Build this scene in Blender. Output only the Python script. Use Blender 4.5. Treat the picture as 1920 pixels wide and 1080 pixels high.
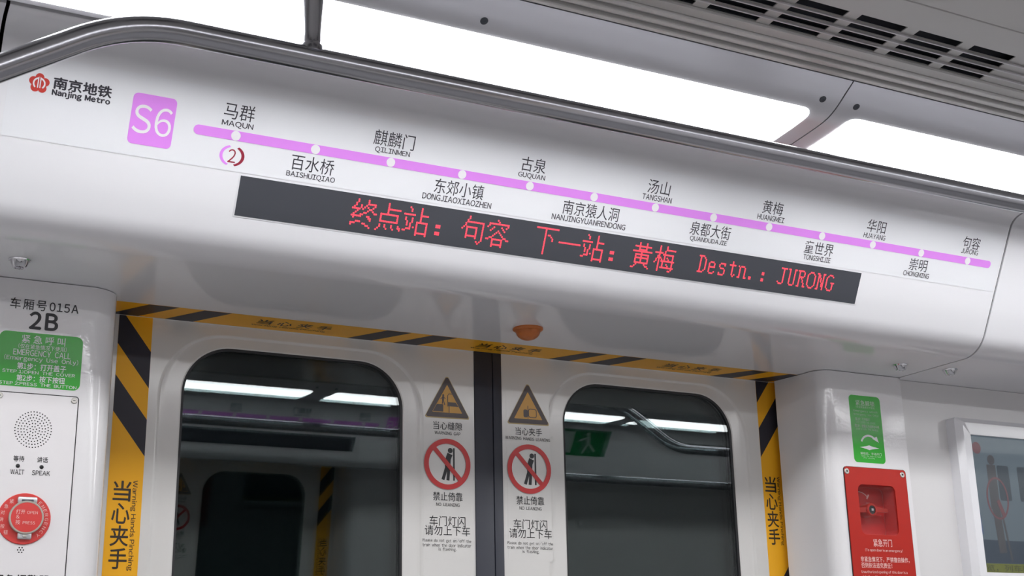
import bpy, bmesh, math
from mathutils import Matrix, Vector

for _o in list(bpy.data.objects):
    bpy.data.objects.remove(_o, do_unlink=True)
SC = bpy.context.scene
COL = SC.collection

# ------------------------------------------------------------------ camera
LEAN = math.radians(4.6)            # the body side leans inward towards the roof
CAM_Z = 1.35
T = Matrix.Translation((0, 0, CAM_Z)) @ Matrix.Rotation(LEAN, 4, 'X')     # side-wall frame -> world
FOCAL_PX = 2449.56
RIGHT = Vector((0.8868118, -0.46173488, -0.01912431))
DOWN = Vector((0.11576035, 0.26201308, -0.95809639))
FWD = Vector((0.44739734, 0.84743734, 0.28580688))
cam_d = bpy.data.cameras.new('camera')
cam_d.sensor_width = 36.0
cam_d.lens = FOCAL_PX / 1920.0 * 36.0
cam_d.clip_start = 0.02
cam = bpy.data.objects.new('camera', cam_d)
COL.objects.link(cam)
rot = Matrix(((RIGHT.x, -DOWN.x, -FWD.x), (RIGHT.y, -DOWN.y, -FWD.y), (RIGHT.z, -DOWN.z, -FWD.z))).to_4x4()
cam.matrix_world = T @ rot
SC.camera = cam

# ------------------------------------------------------------------ world, exposure, lamp strength
w = bpy.data.worlds.new('tunnel')
w.use_nodes = True
w.node_tree.nodes['Background'].inputs[0].default_value = (0.01, 0.011, 0.013, 1)
w.node_tree.nodes['Background'].inputs[1].default_value = 0.15
SC.world = w
SC.view_settings.view_transform = 'Standard'
SC.view_settings.look = 'None'
SC.view_settings.gamma = 1
SC.view_settings.use_curve_mapping = False
SC.view_settings.exposure = 0.0
LAMP = 16.0                         # radiance of the saloon light diffusers
try:
    SC.cycles.max_bounces = 10
    SC.cycles.diffuse_bounces = 6
    SC.cycles.glossy_bounces = 6
    SC.cycles.transparent_max_bounces = 12
    SC.cycles.caustics_reflective = False
    SC.cycles.sample_clamp_indirect = 6.0
except Exception:
    pass


# ------------------------------------------------------------------ materials
def lin(c):
    return tuple((x / 255 / 12.92) if x / 255 <= 0.04045 else ((x / 255 + 0.055) / 1.055) ** 2.4 for x in c)


def mat(name, rgb, rough=0.4, metal=0.0, emit=0.0, ior=1.5, bump=None, spec=0.5, mottled=0.0):
    m = bpy.data.materials.new(name)
    m.use_nodes = True
    nt = m.node_tree
    b = nt.nodes['Principled BSDF']
    b.inputs['Base Color'].default_value = (*rgb, 1)
    b.inputs['Roughness'].default_value = rough
    b.inputs['Metallic'].default_value = metal
    b.inputs['IOR'].default_value = ior
    b.inputs['Specular IOR Level'].default_value = spec
    if emit:
        b.inputs['Emission Color'].default_value = (*rgb, 1)
        b.inputs['Emission Strength'].default_value = emit
    tc = nt.nodes.new('ShaderNodeTexCoord')
    if mottled:
        n = nt.nodes.new('ShaderNodeTexNoise')
        n.inputs['Scale'].default_value = 3.0
        n.inputs['Detail'].default_value = 3.0
        nt.links.new(tc.outputs['Object'], n.inputs['Vector'])
        mx = nt.nodes.new('ShaderNodeMix')
        mx.data_type = 'RGBA'
        mx.inputs[6].default_value = (*[c * (1 - mottled) for c in rgb], 1)
        mx.inputs[7].default_value = (*[min(1, c * (1 + mottled)) for c in rgb], 1)
        nt.links.new(n.outputs['Fac'], mx.inputs[0])
        nt.links.new(mx.outputs[2], b.inputs['Base Color'])
    if bump:
        scale, strength, stretch = bump
        mp = nt.nodes.new('ShaderNodeMapping')
        mp.inputs['Scale'].default_value = stretch
        nt.links.new(tc.outputs['Object'], mp.inputs['Vector'])
        n = nt.nodes.new('ShaderNodeTexNoise')
        n.inputs['Scale'].default_value = scale
        n.inputs['Detail'].default_value = 2.0
        nt.links.new(mp.outputs['Vector'], n.inputs['Vector'])
        bp = nt.nodes.new('ShaderNodeBump')
        bp.inputs['Strength'].default_value = strength
        bp.inputs['Distance'].default_value = 0.001
        nt.links.new(n.outputs['Fac'], bp.inputs['Height'])
        nt.links.new(bp.outputs['Normal'], b.inputs['Normal'])
    return m


def glass_mat(name, tint, ior=1.46, rough=0.0):
    m = bpy.data.materials.new(name)
    m.use_nodes = True
    nt = m.node_tree
    nt.nodes.clear()
    out = nt.nodes.new('ShaderNodeOutputMaterial')
    mx = nt.nodes.new('ShaderNodeMixShader')
    fr = nt.nodes.new('ShaderNodeFresnel')
    ge = nt.nodes.new('ShaderNodeNewGeometry')
    mr = nt.nodes.new('ShaderNodeMapRange')           # inside faces get 1 / ior, so both faces reflect alike
    mr.inputs['To Min'].default_value = ior
    mr.inputs['To Max'].default_value = 1.0 / ior
    nt.links.new(ge.outputs['Backfacing'], mr.inputs['Value'])
    nt.links.new(mr.outputs['Result'], fr.inputs['IOR'])
    tr = nt.nodes.new('ShaderNodeBsdfTransparent')
    tr.inputs['Color'].default_value = (*tint, 1)
    gl = nt.nodes.new('ShaderNodeBsdfGlossy')
    gl.inputs['Roughness'].default_value = rough
    gl.inputs['Color'].default_value = (0.95, 1.0, 1.0, 1)
    nt.links.new(fr.outputs[0], mx.inputs[0])
    nt.links.new(tr.outputs[0], mx.inputs[1])
    nt.links.new(gl.outputs[0], mx.inputs[2])
    nt.links.new(mx.outputs[0], out.inputs['Surface'])
    return m


M = {}
M['panel'] = mat('white_gloss_panel', (0.80, 0.80, 0.825), 0.10, spec=0.45)
M['sheet'] = mat('map_sheet_vinyl', (0.80, 0.81, 0.84), 0.22, spec=0.4)
M['pillar'] = mat('white_gloss_frp', (0.80, 0.79, 0.80), 0.07, bump=(220, 0.09, (1, 1, 1)))
M['door'] = mat('door_enamel', (0.70, 0.69, 0.67), 0.12, bump=(60, 0.06, (1, 1, 1)))
M['film'] = mat('door_film', (0.70, 0.69, 0.67), 0.14)
M['cover'] = mat('satin_grey_cover', (0.70, 0.70, 0.74), 0.32, metal=0.45)
M['ceiling'] = mat('ceiling_grey', (0.55, 0.54, 0.53), 0.36, metal=0.2)
M['slat'] = mat('slat_aluminium', (0.62, 0.61, 0.62), 0.35, metal=0.3)
M['steel'] = mat('brushed_steel', (0.45, 0.45, 0.48), 0.225, metal=1.0, bump=(40, 0.05, (0.05, 8, 8)))
M['chrome'] = mat('chrome', (0.75, 0.75, 0.78), 0.10, metal=1.0)
M['screw'] = mat('screw_steel', (0.60, 0.58, 0.54), 0.3, metal=0.9)
M['dark_screw'] = mat('dark_screw', lin((70, 74, 82)), 0.5)
M['rubber'] = mat('door_rubber', lin((46, 49, 60)), 0.45)
M['gasket'] = mat('black_gasket', (0.012, 0.012, 0.014), 0.4)
M['void'] = mat('dark_void', (0.010, 0.012, 0.018), 0.9)
M['hole'] = mat('speaker_hole', (0.02, 0.02, 0.022), 0.9)
M['floor'] = mat('floor_vinyl', (0.30, 0.30, 0.31), 0.5, mottled=0.12)
M['wall'] = mat('body_wall', (0.72, 0.71, 0.71), 0.15)
M['seat'] = mat('seat_shell', (0.3, 0.32, 0.4), 0.4)
M['ink'] = mat('black_ink', lin((62, 61, 68)), 0.4, spec=0.2)
M['ink2'] = mat('black_ink_deep', lin((30, 30, 34)), 0.4)
M['white_ink'] = mat('white_ink', (0.84, 0.83, 0.86), 0.4)
M['pale_ink'] = mat('pale_ink', (0.62, 0.74, 0.60), 0.4)
M['purple'] = mat('line_purple', (0.74, 0.27, 0.86), 0.4, spec=0.25)
M['maroon'] = mat('line_maroon', lin((150, 40, 62)), 0.4)
M['logo_red'] = mat('logo_red', lin((205, 66, 58)), 0.4)
M['yellow'] = mat('tape_yellow', (0.90, 0.445, 0.020), 0.38, spec=0.25)
M['tape_black'] = mat('tape_black', lin((50, 48, 56)), 0.38, spec=0.25)
M['tape_text'] = mat('tape_text', lin((48, 36, 26)), 0.4)
M['tri_yellow'] = mat('warning_yellow', (0.64, 0.34, 0.06), 0.3, mottled=0.15)
M['tri_grey'] = mat('warning_border', lin((92, 84, 84)), 0.4)
M['halo'] = mat('warning_edge', (0.50, 0.38, 0.18), 0.4)
M['ring'] = mat('prohibition_red', lin((200, 46, 48)), 0.35)
M['ring_white'] = mat('prohibition_white', (0.74, 0.73, 0.71), 0.3)
M['green'] = mat('sticker_green', (0.052, 0.43, 0.050), 0.16, spec=0.25)
M['red'] = mat('box_red', (0.44, 0.020, 0.012), 0.35, spec=0.25)
M['red_in'] = mat('box_red_recess', (0.60, 0.03, 0.03), 0.4, spec=0.2)
M['btn_red'] = mat('button_red', (0.66, 0.055, 0.05), 0.35)
M['bezel'] = mat('bezel_grey', (0.50, 0.46, 0.40), 0.35, metal=0.5)
M['latch'] = mat('latch_silver', (0.66, 0.66, 0.68), 0.3, metal=0.7)
M['pink_ink'] = mat('pale_pink_ink', (0.85, 0.55, 0.52), 0.4)
M['plate'] = mat('intercom_plate', (0.78, 0.76, 0.77), 0.3)
M['led_off'] = mat('led_lens', (0.052, 0.056, 0.068), 0.16, spec=0.8)
M['orange'] = mat('orange_lens', (0.55, 0.155, 0.03), 0.28, bump=(220, 0.8, (1, 1, 1)))
M['diffuser'] = mat('light_diffuser', (0.985, 0.985, 1.0), 0.5, emit=LAMP)
M['led_on'] = mat('led_red', (1.0, 0.05, 0.08), 0.5, emit=1.15)
M['glass_in'] = glass_mat('window_glass', (0.80, 0.84, 0.84))
M['glass_out'] = glass_mat('window_glass_tinted', (0.55, 0.62, 0.62))
M['screen_glass'] = glass_mat('display_glass', (0.85, 0.87, 0.88), ior=1.3, rough=0.25)
M['clear_pane'] = glass_mat('clear_pane', (0.96, 0.96, 0.96), ior=1.3, rough=0.02)
M['dark_pane'] = mat('tunnel_black', (0.006, 0.007, 0.010), 0.6)


def screen(name, rgb, e):
    m = mat(name, lin(rgb), 0.5, emit=e * 1.25)
    m.node_tree.nodes['Principled BSDF'].inputs['Base Color'].default_value = (0.03, 0.03, 0.03, 1)
    return m


M['scr_sky'] = screen('picture_grey_blue', (112, 124, 134), 0.55)
M['scr_light'] = screen('picture_pale', (124, 134, 142), 0.55)
M['scr_dark'] = screen('picture_dark', (70, 78, 88), 0.5)
M['scr_navy'] = screen('picture_navy', (62, 74, 92), 0.5)
M['scr_red'] = screen('picture_red', (138, 84, 90), 0.5)
M['scr_fig'] = screen('picture_figure', (92, 88, 92), 0.5)
M['scr_bar'] = screen('caption_olive', (132, 134, 40), 0.5)
M['scr_txt'] = screen('caption_text', (92, 96, 44), 0.45)
M['scr_blue'] = screen('picture_blue', (60, 90, 150), 0.5)

# ------------------------------------------------------------------ frames (side-wall coordinates: x along the car, y into the wall, z up from the camera)
def frame(u, v, o):
    u, v, o = Vector(u), Vector(v), Vector(o)
    n = u.cross(v)
    return Matrix(((u.x, v.x, n.x, o.x), (u.y, v.y, n.y, o.y), (u.z, v.z, n.z, o.z), (0, 0, 0, 1)))


TILT = math.radians(26.5)
SOFFIT = 0.549
F_CAR = Matrix.Identity(4)
F_DOOR = frame((1, 0, 0), (0, 0, 1), (0, 2.0, 0))
F_PILLAR = frame((1, 0, 0), (0, 0, 1), (0, 1.865, 0))
F_WALL = frame((1, 0, 0), (0, 0, 1), (0, 1.880, 0))
F_PANEL = frame((1, 0, 0), (0, -math.sin(TILT), math.cos(TILT)), (0, 1.60, 0.667))
F_SOFFIT = frame((1, 0, 0), (0, -1, 0), (0, 0, SOFFIT))


# ------------------------------------------------------------------ object helpers
def link(name, me, m, parent=None):
    o = bpy.data.objects.new(name, me)
    COL.objects.link(o)
    if m is not None:
        me.materials.clear()
        me.materials.append(m)
    if parent is not None:
        o.parent = parent
    return o


class Thing:
    """An Empty at the thing's base; its parts are given in the same frame's coordinates."""
    def __init__(self, name, label, cat, F, org, group=None, kind=None, base=None):
        self.org = Vector(org)
        o = bpy.data.objects.new(name, None)
        COL.objects.link(o)
        o.empty_display_size = 0.03
        o.matrix_world = (T if base is None else base) @ F @ Matrix.Translation(self.org)
        if kind:
            o['kind'] = kind
        if label:
            o['label'] = label
            o['category'] = cat
        if group:
            o['group'] = group
        self.o = o

    def part(self, name, geo, m, parent=None, label=None, smooth=None):
        me = geo if isinstance(geo, bpy.types.Mesh) else to_mesh(name, *geo)
        me.transform(Matrix.Translation(-self.org))
        if smooth is not None:
            shade(me, smooth)
        p = link(name, me, m, parent or self.o)
        if label:
            p['label'] = label
        return p


def solo(name, geo, m, F, label=None, cat=None, group=None, kind=None, org=None, smooth=None, base=None):
    me = geo if isinstance(geo, bpy.types.Mesh) else to_mesh(name, *geo)
    if org is None:
        c = [Vector(v.co) for v in me.vertices]
        org = Vector([(min(p[i] for p in c) + max(p[i] for p in c)) / 2 for i in range(3)])
    org = Vector(org)
    me.transform(Matrix.Translation(-org))
    if smooth is not None:
        shade(me, smooth)
    o = link(name, me, m)
    o.matrix_world = (T if base is None else base) @ F @ Matrix.Translation(org)
    if kind:
        o['kind'] = kind
    if label:
        o['label'] = label
        o['category'] = cat
    if group:
        o['group'] = group
    return o


def to_mesh(name, verts, faces):
    me = bpy.data.meshes.new(name)
    me.from_pydata([tuple(v) for v in verts], [], faces)
    bm = bmesh.new()
    bm.from_mesh(me)
    bmesh.ops.recalc_face_normals(bm, faces=bm.faces)
    bm.to_mesh(me)
    bm.free()
    return me


def shade(me, deg=35):
    for p in me.polygons:
        p.use_smooth = True
    me.set_sharp_from_angle(angle=math.radians(deg))


def merge(*geos):
    V, Fc = [], []
    for v, f in geos:
        k = len(V)
        V += [tuple(x) for x in v]
        Fc += [tuple(i + k for i in q) for q in f]
    return V, Fc


def box(u0, u1, v0, v1, w0, w1, bev=0.0, seg=2):
    bm = bmesh.new()
    vs = [bm.verts.new(p) for p in ((u0, v0, w0), (u1, v0, w0), (u1, v1, w0), (u0, v1, w0), (u0, v0, w1), (u1, v0, w1), (u1, v1, w1), (u0, v1, w1))]
    for f in ((0, 3, 2, 1), (4, 5, 6, 7), (0, 1, 5, 4), (1, 2, 6, 5), (2, 3, 7, 6), (3, 0, 4, 7)):
        bm.faces.new([vs[i] for i in f])
    if bev:
        bmesh.ops.bevel(bm, geom=list(bm.edges), offset=bev, segments=seg, profile=0.5, affect='EDGES')
    bm.verts.index_update()
    V = [tuple(v.co) for v in bm.verts]
    Fc = [tuple(v.index for v in f.verts) for f in bm.faces]
    bm.free()
    return V, Fc


def rrect(u0, u1, v0, v1, r, n=8):
    r = max(1e-5, min(r, (u1 - u0) / 2 - 1e-5, (v1 - v0) / 2 - 1e-5))
    P = []
    for cu, cv, a0 in ((u1 - r, v0 + r, -90), (u1 - r, v1 - r, 0), (u0 + r, v1 - r, 90), (u0 + r, v0 + r, 180)):
        for k in range(n + 1):
            a = math.radians(a0 + 90 * k / n)
            P.append((cu + r * math.cos(a), cv + r * math.sin(a)))
    return P


def circle(cu, cv, r, n=40, a0=0, a1=360, ry=None):
    ry = r if ry is None else ry
    full = abs(a1 - a0) >= 360
    m = n if full else n + 1
    return [(cu + r * math.cos(math.radians(a0 + (a1 - a0) * k / n)), cv + ry * math.sin(math.radians(a0 + (a1 - a0) * k / n))) for k in range(m)]


def stroke(pts, wd):
    """Outline of a thick line through pts."""
    L, R_ = [], []
    for i, p in enumerate(pts):
        a = Vector(pts[max(0, i - 1)])
        b = Vector(pts[min(len(pts) - 1, i + 1)])
        d = (b - a).normalized()
        nn = Vector((-d.y, d.x)) * wd / 2
        L.append((p[0] + nn.x, p[1] + nn.y))
        R_.append((p[0] - nn.x, p[1] - nn.y))
    return L + R_[::-1]


def flat(loops, w0, w1, bev=0.0):
    """Outlines (holes by nesting) filled and extruded from w0 to w1."""
    cu = bpy.data.curves.new('outline', 'CURVE')
    cu.dimensions = '2D'
    cu.fill_mode = 'BOTH'
    th = w1 - w0
    cu.extrude = max(1e-6, th / 2 - bev)
    cu.bevel_depth = bev
    cu.bevel_resolution = 2
    if bev:
        cu.offset = -bev
    for L in loops:
        s = cu.splines.new('POLY')
        s.points.add(len(L) - 1)
        for p, q in zip(s.points, L):
            p.co = (q[0], q[1], 0, 1)
        s.use_cyclic_u = True
    o = bpy.data.objects.new('outline', cu)
    COL.objects.link(o)
    dg = bpy.context.evaluated_depsgraph_get()
    me = bpy.data.meshes.new_from_object(o.evaluated_get(dg))
    bpy.data.objects.remove(o, do_unlink=True)
    bpy.data.curves.remove(cu)
    me.transform(Matrix.Translation((0, 0, (w0 + w1) / 2)))
    return me


def poly(loops, w, eps=0.0002):
    return flat(loops, w, w + eps)


GLYPHS = {}


def glyph(c):
    """Mesh of one character (size 1, on its baseline). Latin letters use their full-width forms, which share the plain face of the Chinese type."""
    if c in GLYPHS:
        return GLYPHS[c]
    cu = bpy.data.curves.new('lettering', 'FONT')
    o_ = ord(c)
    cu.body = chr(o_ + 0xFEE0) if 0x21 <= o_ <= 0x7e else c
    cu.size = 1
    cu.resolution_u = 5
    o = bpy.data.objects.new('lettering', cu)
    COL.objects.link(o)
    dg = bpy.context.evaluated_depsgraph_get()
    me = bpy.data.meshes.new_from_object(o.evaluated_get(dg))
    bpy.data.objects.remove(o, do_unlink=True)
    bpy.data.curves.remove(cu)
    P = [tuple(v.co) for v in me.vertices]
    Fc = [tuple(p.vertices) for p in me.polygons]
    bpy.data.meshes.remove(me)
    GLYPHS[c] = (P, Fc)
    return GLYPHS[c]


NARROW = {}


def text(body, u0, u1, v0, v1, w, bold=0.0, turn=0, thick=0.0001, space=1.0, squeeze=0.80):
    """Lettering fitted to the box u0..u1, v0..v1; bold thickens the strokes (in units of the type size)."""
    x = 0.0
    V, Fc = [], []
    for c in body:
        if c in ' \u3000':
            x += 0.22 * space
            continue
        P, F0 = glyph(c)
        if ord(c) < 128:
            a = min(p[0] for p in P)
            b = max(p[0] for p in P)
            sq = squeeze
            adv = (b - a) * sq + 0.085 * space
            off = x - (0.09 if c == 'j' else 0)
            adv -= 0.09 if c == 'j' else 0
        else:
            a, sq = 0.0, 1.0
            adv = 1.0 * space
            off = x
            if c in '：，（）！':
                pass
        shifts = [(0, 0)] if bold < 0.002 else [(-bold, 0), (bold, 0), (0, -bold), (0, bold)]
        for sx, sy in shifts:
            k = len(V)
            V += [(off + (p[0] - a) * sq + sx, p[1] + sy, shifts.index((sx, sy)) * 2.5e-5) for p in P]
            Fc += [tuple(i + k for i in f) for f in F0]
        x += adv
    if turn:
        cs, sn = math.cos(math.radians(turn)), math.sin(math.radians(turn))
        V = [(p[0] * cs - p[1] * sn, p[0] * sn + p[1] * cs, p[2]) for p in V]
    a, b, c, d = min(p[0] for p in V), max(p[0] for p in V), min(p[1] for p in V), max(p[1] for p in V)
    me = bpy.data.meshes.new('lettering')
    me.from_pydata([(u0 + (p[0] - a) / (b - a) * (u1 - u0), v0 + (p[1] - c) / (d - c) * (v1 - v0), w + p[2]) for p in V], [], Fc)
    return me


def text_c(body, u, v, wd, ht, w, **k):
    return text(body, u - wd / 2, u + wd / 2, v - ht / 2, v + ht / 2, w, **k)


def join_mesh(meshes, step=0.0):
    bm = bmesh.new()
    for k, m in enumerate(meshes):
        if step:
            m.transform(Matrix.Translation((0, 0, k * step)))
        bm.from_mesh(m)
        bpy.data.meshes.remove(m)
    out = bpy.data.meshes.new('joined')
    bm.to_mesh(out)
    bm.free()
    return out


def extrude_x(P, x0, x1):
    """A closed profile of (y, z) points drawn out along x, in car coordinates."""
    n = len(P)
    V = [(x0, y, z) for y, z in P] + [(x1, y, z) for y, z in P]
    Fc = [tuple(range(n)), tuple(range(2 * n - 1, n - 1, -1))]
    Fc += [(i, (i + 1) % n, n + (i + 1) % n, n + i) for i in range(n)]
    return V, Fc


def thick_profile(P, t):
    """An open profile thickened by t to its left-hand side."""
    Q = []
    for i, p in enumerate(P):
        a = Vector(P[max(0, i - 1)])
        b = Vector(P[min(len(P) - 1, i + 1)])
        d = (b - a).normalized()
        Q.append((p[0] - d.y * t, p[1] + d.x * t))
    return list(P) + Q[::-1]


def extrude_z(P, z0, z1):
    n = len(P)
    V = [(x, y, z0) for x, y in P] + [(x, y, z1) for x, y in P]
    Fc = [tuple(range(n)), tuple(range(2 * n - 1, n - 1, -1))]
    Fc += [(i, (i + 1) % n, n + (i + 1) % n, n + i) for i in range(n)]
    return V, Fc


def lathe(P, cu, cv, n=32):
    """Profile of (radius, w) turned about the axis through (cu, cv)."""
    V, Fc = [], []
    for r, ww in P:
        for k in range(n):
            a = 2 * math.pi * k / n
            V.append((cu + r * math.cos(a), cv + r * math.sin(a), ww))
    for i in range(len(P) - 1):
        for k in range(n):
            Fc.append((i * n + k, i * n + (k + 1) % n, (i + 1) * n + (k + 1) % n, (i + 1) * n + k))
    Fc.append(tuple(range(n)))
    Fc.append(tuple((len(P) - 1) * n + k for k in range(n)))
    return V, Fc


def tube(pts, rad, n=24):
    """Round bar along pts; rad a number or one per point."""
    rad = rad if isinstance(rad, (list, tuple)) else [rad] * len(pts)
    pts = [Vector(p) for p in pts]
    V, Fc = [], []
    up = None
    for i, p in enumerate(pts):
        d = (pts[min(i + 1, len(pts) - 1)] - pts[max(i - 1, 0)]).normalized()
        if up is None:
            up = Vector((0, 1, 0)) if abs(d.y) < 0.9 else Vector((1, 0, 0))
        s = d.cross(up).normalized()
        up = s.cross(d).normalized()
        for k in range(n):
            a = 2 * math.pi * k / n
            V.append(p + (s * math.cos(a) + up * math.sin(a)) * rad[i])
    for i in range(len(pts) - 1):
        for k in range(n):
            Fc.append((i * n + k, i * n + (k + 1) % n, (i + 1) * n + (k + 1) % n, (i + 1) * n + k))
    Fc.append(tuple(range(n)))
    Fc.append(tuple((len(pts) - 1) * n + k for k in range(n)))
    return V, Fc


def round_corner(pts, i, r, n=10):
    """pts with corner i replaced by a smooth bend starting r before and ending r after."""
    a, b, c = Vector(pts[i - 1]), Vector(pts[i]), Vector(pts[i + 1])
    p, q = b + (a - b).normalized() * r, b + (c - b).normalized() * r
    mid = [tuple((1 - t) ** 2 * p + 2 * t * (1 - t) * b + t * t * q) for t in [k / n for k in range(n + 1)]]
    return list(pts[:i]) + mid + list(pts[i + 1:])


def strip_loops(loops):
    """Loops of equal length [(u, v, w)...] bridged in order."""
    n = len(loops[0])
    V = [p for L in loops for p in L]
    Fc = []
    for i in range(len(loops) - 1):
        for k in range(n):
            Fc.append((i * n + k, i * n + (k + 1) % n, (i + 1) * n + (k + 1) % n, (i + 1) * n + k))
    return V, Fc


FLOOR_Z = -1.35
X_A, X_B = -3.2, 6.2                 # ends of the saloon that is built
XC = 1.003                           # middle of the doorway
YM = 0.698                           # middle of the car (world)
OPP = Matrix.Translation((2 * XC, 2 * YM, 0)) @ Matrix.Rotation(math.pi, 4, 'Z')    # this side -> the far side

# ================================================================== SETTING
# floor, end walls and outer shell in world coordinates
I4 = Matrix.Identity(4)
solo('floor', box(X_A, X_B, -0.75, 2.30, -0.04, 0.0), M['floor'], F_CAR, kind='structure', base=I4)
solo('wall_front', box(X_B, X_B + 0.04, -0.9, 2.5, 0.0, 2.45), M['wall'], F_CAR, kind='structure', base=I4)
solo('wall_rear', box(X_A - 0.04, X_A, -0.9, 2.5, 0.0, 2.45), M['wall'], F_CAR, kind='structure', base=I4)
solo('roof_shell', box(X_A, X_B, -1.0, 2.5, 2.42, 2.45), M['void'], F_CAR, kind='structure', base=I4)

structs = []                          # near-side pieces repeated on the far side


def S(name, geo, m, F=F_CAR, **k):
    o = solo(name, geo, m, F, kind='structure', **k)
    structs.append(o)
    return o


# outer body skin, dark tunnel side
S('wall_outer', box(X_A, X_B, 2.12, 2.16, FLOOR_Z, 1.2), M['dark_pane'])

# window-band walls beyond the door pillars
S('wall_left', box(X_A, 0.120, 1.880, 2.00, FLOOR_Z, SOFFIT - 0.0005), M['wall'])
S('wall_right', box(1.838, X_B, 1.880, 2.00, FLOOR_Z, SOFFIT - 0.0005), M['wall'])

# door pillars: rounded corner towards the doorway
def pillar(x_in, x_out, name, r):
    s = 1 if x_in > x_out else -1      # direction towards the doorway
    y0, y1 = 1.865, 1.985
    P = [(x_out, y1), (x_out, y0)]
    for k in range(9):
        a = math.pi / 2 * k / 8
        P.append((x_in - s * r + s * r * math.sin(a), y0 + r - r * math.cos(a)))
    P.append((x_in + s * 0.012, y1))
    return S(name, extrude_z(P, FLOOR_Z, SOFFIT - 0.001), M['pillar'], smooth=50)


pillar(0.347, 0.118, 'trim_1', 0.045)
p2 = pillar(1.638, 1.8395, 'trim_2', 0.030)
_cut = solo('recess_cutter', flat([rrect(1.7025, 1.7950, 0.2410, 0.3340, 0.012, 8)], -0.034, 0.01), None, F_PILLAR)
_md = p2.modifiers.new('recess', 'BOOLEAN')
_md.object = _cut
_md.solver = 'EXACT'
bpy.context.view_layer.update()
_new = bpy.data.meshes.new_from_object(p2.evaluated_get(bpy.context.evaluated_depsgraph_get()))
p2.modifiers.clear()
p2.data = _new
shade(_new, 50)
bpy.data.objects.remove(_cut, do_unlink=True)

# header panels: soffit, rounded lower edge, sloped face, curled upper lip
def header_profile():
    st, ct = math.sin(TILT), math.cos(TILT)
    P = [(2.035, SOFFIT), (1.86, SOFFIT)]
    rr = 0.062
    turn = math.pi / 2 - TILT
    t = rr * math.tan(turn / 2)
    v0 = -0.132
    yk = 1.60 - st * v0
    cy, cz = yk + t, SOFFIT + rr
    for k in range(15):
        a = turn * k / 14
        P.append((cy - rr * math.sin(a), cz - rr * math.cos(a)))
    for v in (-0.03, 0.03, 0.085, 0.0945):
        P.append((1.60 - st * v, 0.667 + ct * v))
    P += [(1.5535, 0.7600), (1.5495, 0.7660), (1.5440, 0.7712), (1.5370, 0.7752), (1.5290, 0.7776), (1.5200, 0.7788), (1.5085, 0.7792)]
    P += [(1.5060, 0.7805), (1.5052, 0.7830), (1.5060, 0.7960)]
    return P


HP = header_profile()
HCL = thick_profile(HP, -0.0035)


def header(x0, x1, label, cat='panel'):
    th = Thing('header_cover', label, cat, F_CAR, (x0 + x1) / 2 * Vector((1, 0, 0)) + Vector((0, 1.7, 0.6)))
    th.part('cover_shell', extrude_x(HCL, x0, x1), M['panel'], smooth=32)
    return th


def hex_screw(th, x, y):
    P = [(0.0145, SOFFIT + 0.001), (0.0145, SOFFIT - 0.001), (0.0125, SOFFIT - 0.002), (0.0095, SOFFIT - 0.010), (0.0085, SOFFIT - 0.0112), (0.0055, SOFFIT - 0.0112), (0.0050, SOFFIT - 0.008)]
    s = th.part('lock_screw', lathe(P, x, y, 28), M['chrome'], label='chrome lock screw', smooth=25)
    th.part('key_socket', lathe([(0.005, SOFFIT - 0.0079), (0.005, SOFFIT - 0.0085)], x, y, 6), M['hole'], parent=s)


head_mid = header(0.1270, 1.8370, 'white sloped header panel over the doorway carrying the route map')
hex_screw(head_mid, 0.194, 1.777)
hex_screw(head_mid, 1.760, 1.780)
head_next = header(1.8415, 3.60, 'plain white header panel beyond the end of the route map, over the display frame')
hex_screw(head_next, 1.880, 1.773)
head_prev = header(-1.60, 0.1225, 'plain white header panel beyond the operator logo, behind the dipping handrail')

# ceiling: ribbed strip, grille field, centre panel (wall frame coordinates rise a little towards the middle)
K = 0.970                              # the light row and ceiling hang a little below the header lip


def cz(y):
    return (0.8325 + (1.3165 - y / K) * math.tan(LEAN)) * K


def rib(y0, y1):
    """One sloping band with a small step at its inboard edge."""
    return [(y0, cz(y0) - 0.0010), ((y0 + y1) / 2, cz(y0) - 0.0052), (y1 + 0.0022, cz(y1) - 0.0068), (y1 + 0.0008, cz(y1) - 0.0066), (y1 + 0.0002, cz(y1) - 0.0055)]


RP = []
for a, b in ((1.3150, 1.2985), (1.2985, 1.2800), (1.2800, 1.2610)):
    RP += rib(a * K, b * K)
RP += [(1.2605 * K, cz(1.2605 * K) - 0.0010), (1.2590 * K, cz(1.2605 * K) - 0.0040), (1.2440 * K, cz(1.244 * K) - 0.0040), (1.2430 * K, cz(1.244 * K) - 0.001), (1.2430 * K, cz(1.244 * K) + 0.020)]
S('ceiling_ribbed_strip', extrude_x(RP + [(1.2430 * K, cz(1.244 * K) + 0.024), (1.3165 * K, cz(1.3165 * K) + 0.024)], X_A, X_B), M['ceiling'])
CP = [(1.1690 * K, cz(1.169 * K) + 0.020), (1.1690 * K, cz(1.169 * K) - 0.001), (1.1680 * K, cz(1.169 * K) - 0.004), (1.1195 * K, cz(1.119 * K) - 0.004), (1.1185 * K, cz(1.119 * K) - 0.002), (1.1185 * K, cz(1.119 * K) + 0.015)]
S('ceiling_side_strip', extrude_x(CP + [(1.1185 * K, cz(1.119 * K) + 0.024), (1.1690 * K, cz(1.169 * K) + 0.024)], X_A, X_B), M['ceiling'])
Y_SEAM = (T @ Vector((0, 1.1185 * K, cz(1.119 * K)))).y - 0.0015
Z_CEIL = (T @ Vector((0, 1.1185 * K, cz(1.119 * K) - 0.004))).z
solo('ceiling', box(X_A, X_B, 2 * YM - Y_SEAM, Y_SEAM, Z_CEIL, Z_CEIL + 0.02), M['ceiling'], F_CAR, kind='structure', base=I4)

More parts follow.
